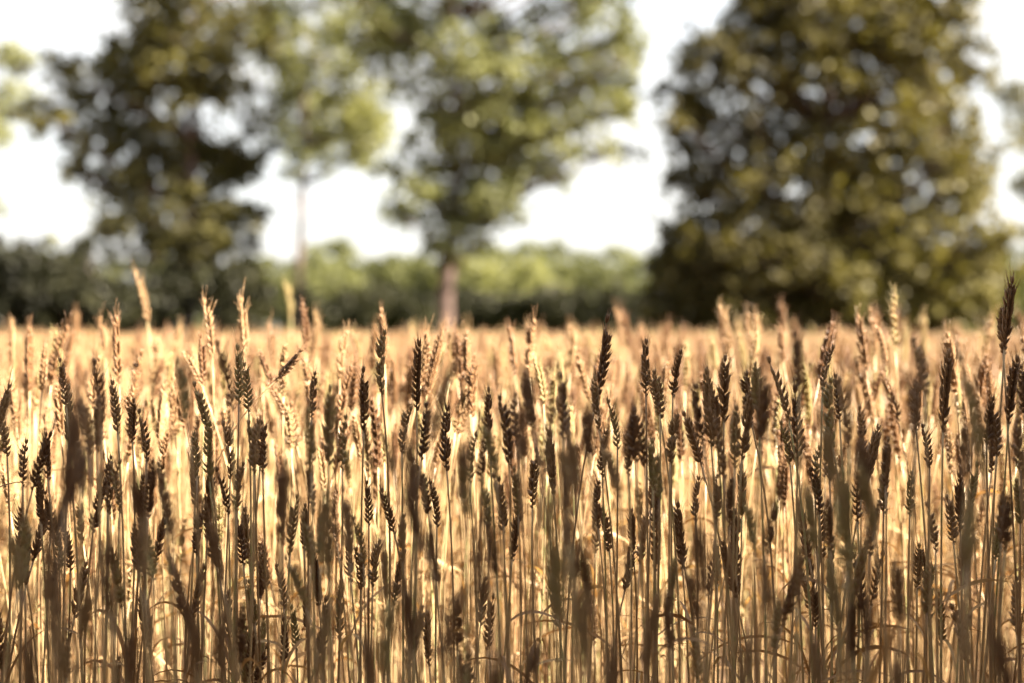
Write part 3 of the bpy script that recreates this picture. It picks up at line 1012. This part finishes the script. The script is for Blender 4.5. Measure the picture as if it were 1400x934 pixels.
def wheat_field():
    NV = 24
    heights = [0.90] + [random.Random(70 + i).uniform(0.82, 0.95) for i in range(13)] + [0.80, 0.77, 0.74, 0.71, 0.68, 0.65, 0.62, 0.59, 0.56, 0.53]
    variants = [stalk_variant(50 + i, i % 16, heights[i]) for i in range(NV)]
    clumps = [clump_variant(90 + i, 60, 0.25) for i in range(4)]
    V, Fc, Mi, var = [], [], [], []
    for k, mb in enumerate(variants + clumps):
        o = len(V)
        V += [tuple(v) for v in mb.v]
        Fc += [tuple(i + o for i in f) for f in mb.f]
        Mi += mb.m
        var += [k] * len(mb.v)
    rot, scl, pick = [(0, 0, 0)] * len(V), [1.0] * len(V), [0] * len(V)

    def point(x, y, r, s, code, v):
        V.append((x, y, 0.0))
        rot.append(r)
        scl.append(s)
        pick.append(v)
        var.append(code)

    # near and middle field
    def density(x, y):
        inview = abs(x) < 0.36 * y + 0.06
        if y < 2.2:
            return (0 if y < 1.6 else 35 if y < 1.85 else 95) if inview else 170
        if y < 3.2:
            return 290
        return 260 if y < 7 else 150

    def fit(s):
        """A stalk variant near the wanted height, so that short stalks carry full-sized ears."""
        want = 0.88 * float(np.clip(s, 0.55, 1.15))
        if want > 0.8:
            v = int(RNG.integers(0, 14))
        else:
            v = 14 + int(np.clip(round((0.80 - want) / 0.03 + RNG.uniform(-1, 1)), 0, 9))
        return want / heights[v], 100, v

    cell = 0.1
    for y in np.arange(0.9, 12.0, cell):
        half = 0.37 * y + 2.6
        for x in np.arange(-half, half, cell):
            for q in range(RNG.poisson(density(x, y) * cell * cell)):
                s = RNG.normal(0.97 if y < 2.9 else 0.985, 0.058)
                if RNG.random() < 0.28:
                    s -= abs(RNG.normal(0.12, 0.07))
                if y < 2.2 and abs(x) < 0.36 * y + 0.06:
                    s = RNG.uniform(0.6, 0.82) if y < 1.8 or RNG.random() < 0.5 else RNG.uniform(0.75, 0.97)
                point(x + RNG.uniform(0, cell), y + RNG.uniform(0, cell),
                      (RNG.normal(0, 0.045), RNG.normal(0, 0.045), RNG.uniform(0, 6.28)), *fit(s))
    # taller ears that stand out over the field
    for k, tu, tv, bu, bv, d in FARTHER:
        p = pixel(tu, tv, d)
        point(p.x, p.y, (0, 0, RNG.uniform(0, 6.28)), p.z / 0.90, 100, 0)
    # far field
    y = 12.0
    while y < 45.0:
        half = 0.37 * y + 5
        for x in np.arange(-half, half, 0.48):
            point(x + RNG.uniform(-.06, .06), y + RNG.uniform(-.06, .06), (0, 0, RNG.integers(0, 4) * math.pi / 2 + RNG.normal(0, .1)),
                  float(RNG.normal(1.0, 0.04)), 101, int(RNG.integers(0, 4)))
        y += 0.48
    me = bpy.data.meshes.new('wheat_field')
    me.from_pydata(V, [], Fc)
    for m in (M_EAR, M_STEM, M_BLADE):
        me.materials.append(m)
    me.polygons.foreach_set('material_index', Mi)
    me.polygons.foreach_set('use_smooth', [True] * len(Fc))
    a = me.attributes.new('variant', 'INT', 'POINT')
    a.data.foreach_set('value', var)
    a = me.attributes.new('turn', 'FLOAT_VECTOR', 'POINT')
    a.data.foreach_set('vector', np.array(rot, dtype=np.float32).ravel())
    a = me.attributes.new('size', 'FLOAT', 'POINT')
    a.data.foreach_set('value', scl)
    a = me.attributes.new('choice', 'INT', 'POINT')
    a.data.foreach_set('value', pick)
    me.update()
    o = link('wheat_field', me)
    tag(o, 'ripe golden wheat field stretching back to the trees', 'wheat', kind='stuff')
    ng = bpy.data.node_groups.new('wheat_scatter', 'GeometryNodeTree')
    ng.interface.new_socket('Geometry', in_out='INPUT', socket_type='NodeSocketGeometry')
    ng.interface.new_socket('Geometry', in_out='OUTPUT', socket_type='NodeSocketGeometry')
    gi, go = ng.nodes.new('NodeGroupInput'), ng.nodes.new('NodeGroupOutput')
    L = ng.links.new

    def attr(name, typ):
        n = ng.nodes.new('GeometryNodeInputNamedAttribute')
        n.data_type = typ
        n.inputs['Name'].default_value = name
        return n.outputs['Attribute']

    def separate(code):
        c = ng.nodes.new('FunctionNodeCompare')
        c.data_type = 'INT'
        c.operation = 'EQUAL'
        L(attr('variant', 'INT'), c.inputs[2])
        c.inputs[3].default_value = code
        s = ng.nodes.new('GeometryNodeSeparateGeometry')
        s.domain = 'POINT'
        L(gi.outputs[0], s.inputs['Geometry'])
        L(c.outputs[0], s.inputs['Selection'])
        return s.outputs['Selection']

    final = ng.nodes.new('GeometryNodeJoinGeometry')
    for code, ids in ((100, range(NV)), (101, range(NV, NV + 4))):
        j = ng.nodes.new('GeometryNodeJoinGeometry')
        for k in reversed(ids):              # the last link joins first
            g2i = ng.nodes.new('GeometryNodeGeometryToInstance')
            L(separate(k), g2i.inputs[0])
            L(g2i.outputs[0], j.inputs[0])
        pts = ng.nodes.new('GeometryNodeMeshToPoints')
        L(separate(code), pts.inputs['Mesh'])
        ins = ng.nodes.new('GeometryNodeInstanceOnPoints')
        L(pts.outputs[0], ins.inputs['Points'])
        L(j.outputs[0], ins.inputs['Instance'])
        ins.inputs['Pick Instance'].default_value = True
        L(attr('choice', 'INT'), ins.inputs['Instance Index'])
        L(attr('turn', 'FLOAT_VECTOR'), ins.inputs['Rotation'])
        L(attr('size', 'FLOAT'), ins.inputs['Scale'])
        L(ins.outputs[0], final.inputs[0])
    L(final.outputs[0], go.inputs[0])
    md = o.modifiers.new('scatter', 'NODES')
    md.node_group = ng


wheat_field()
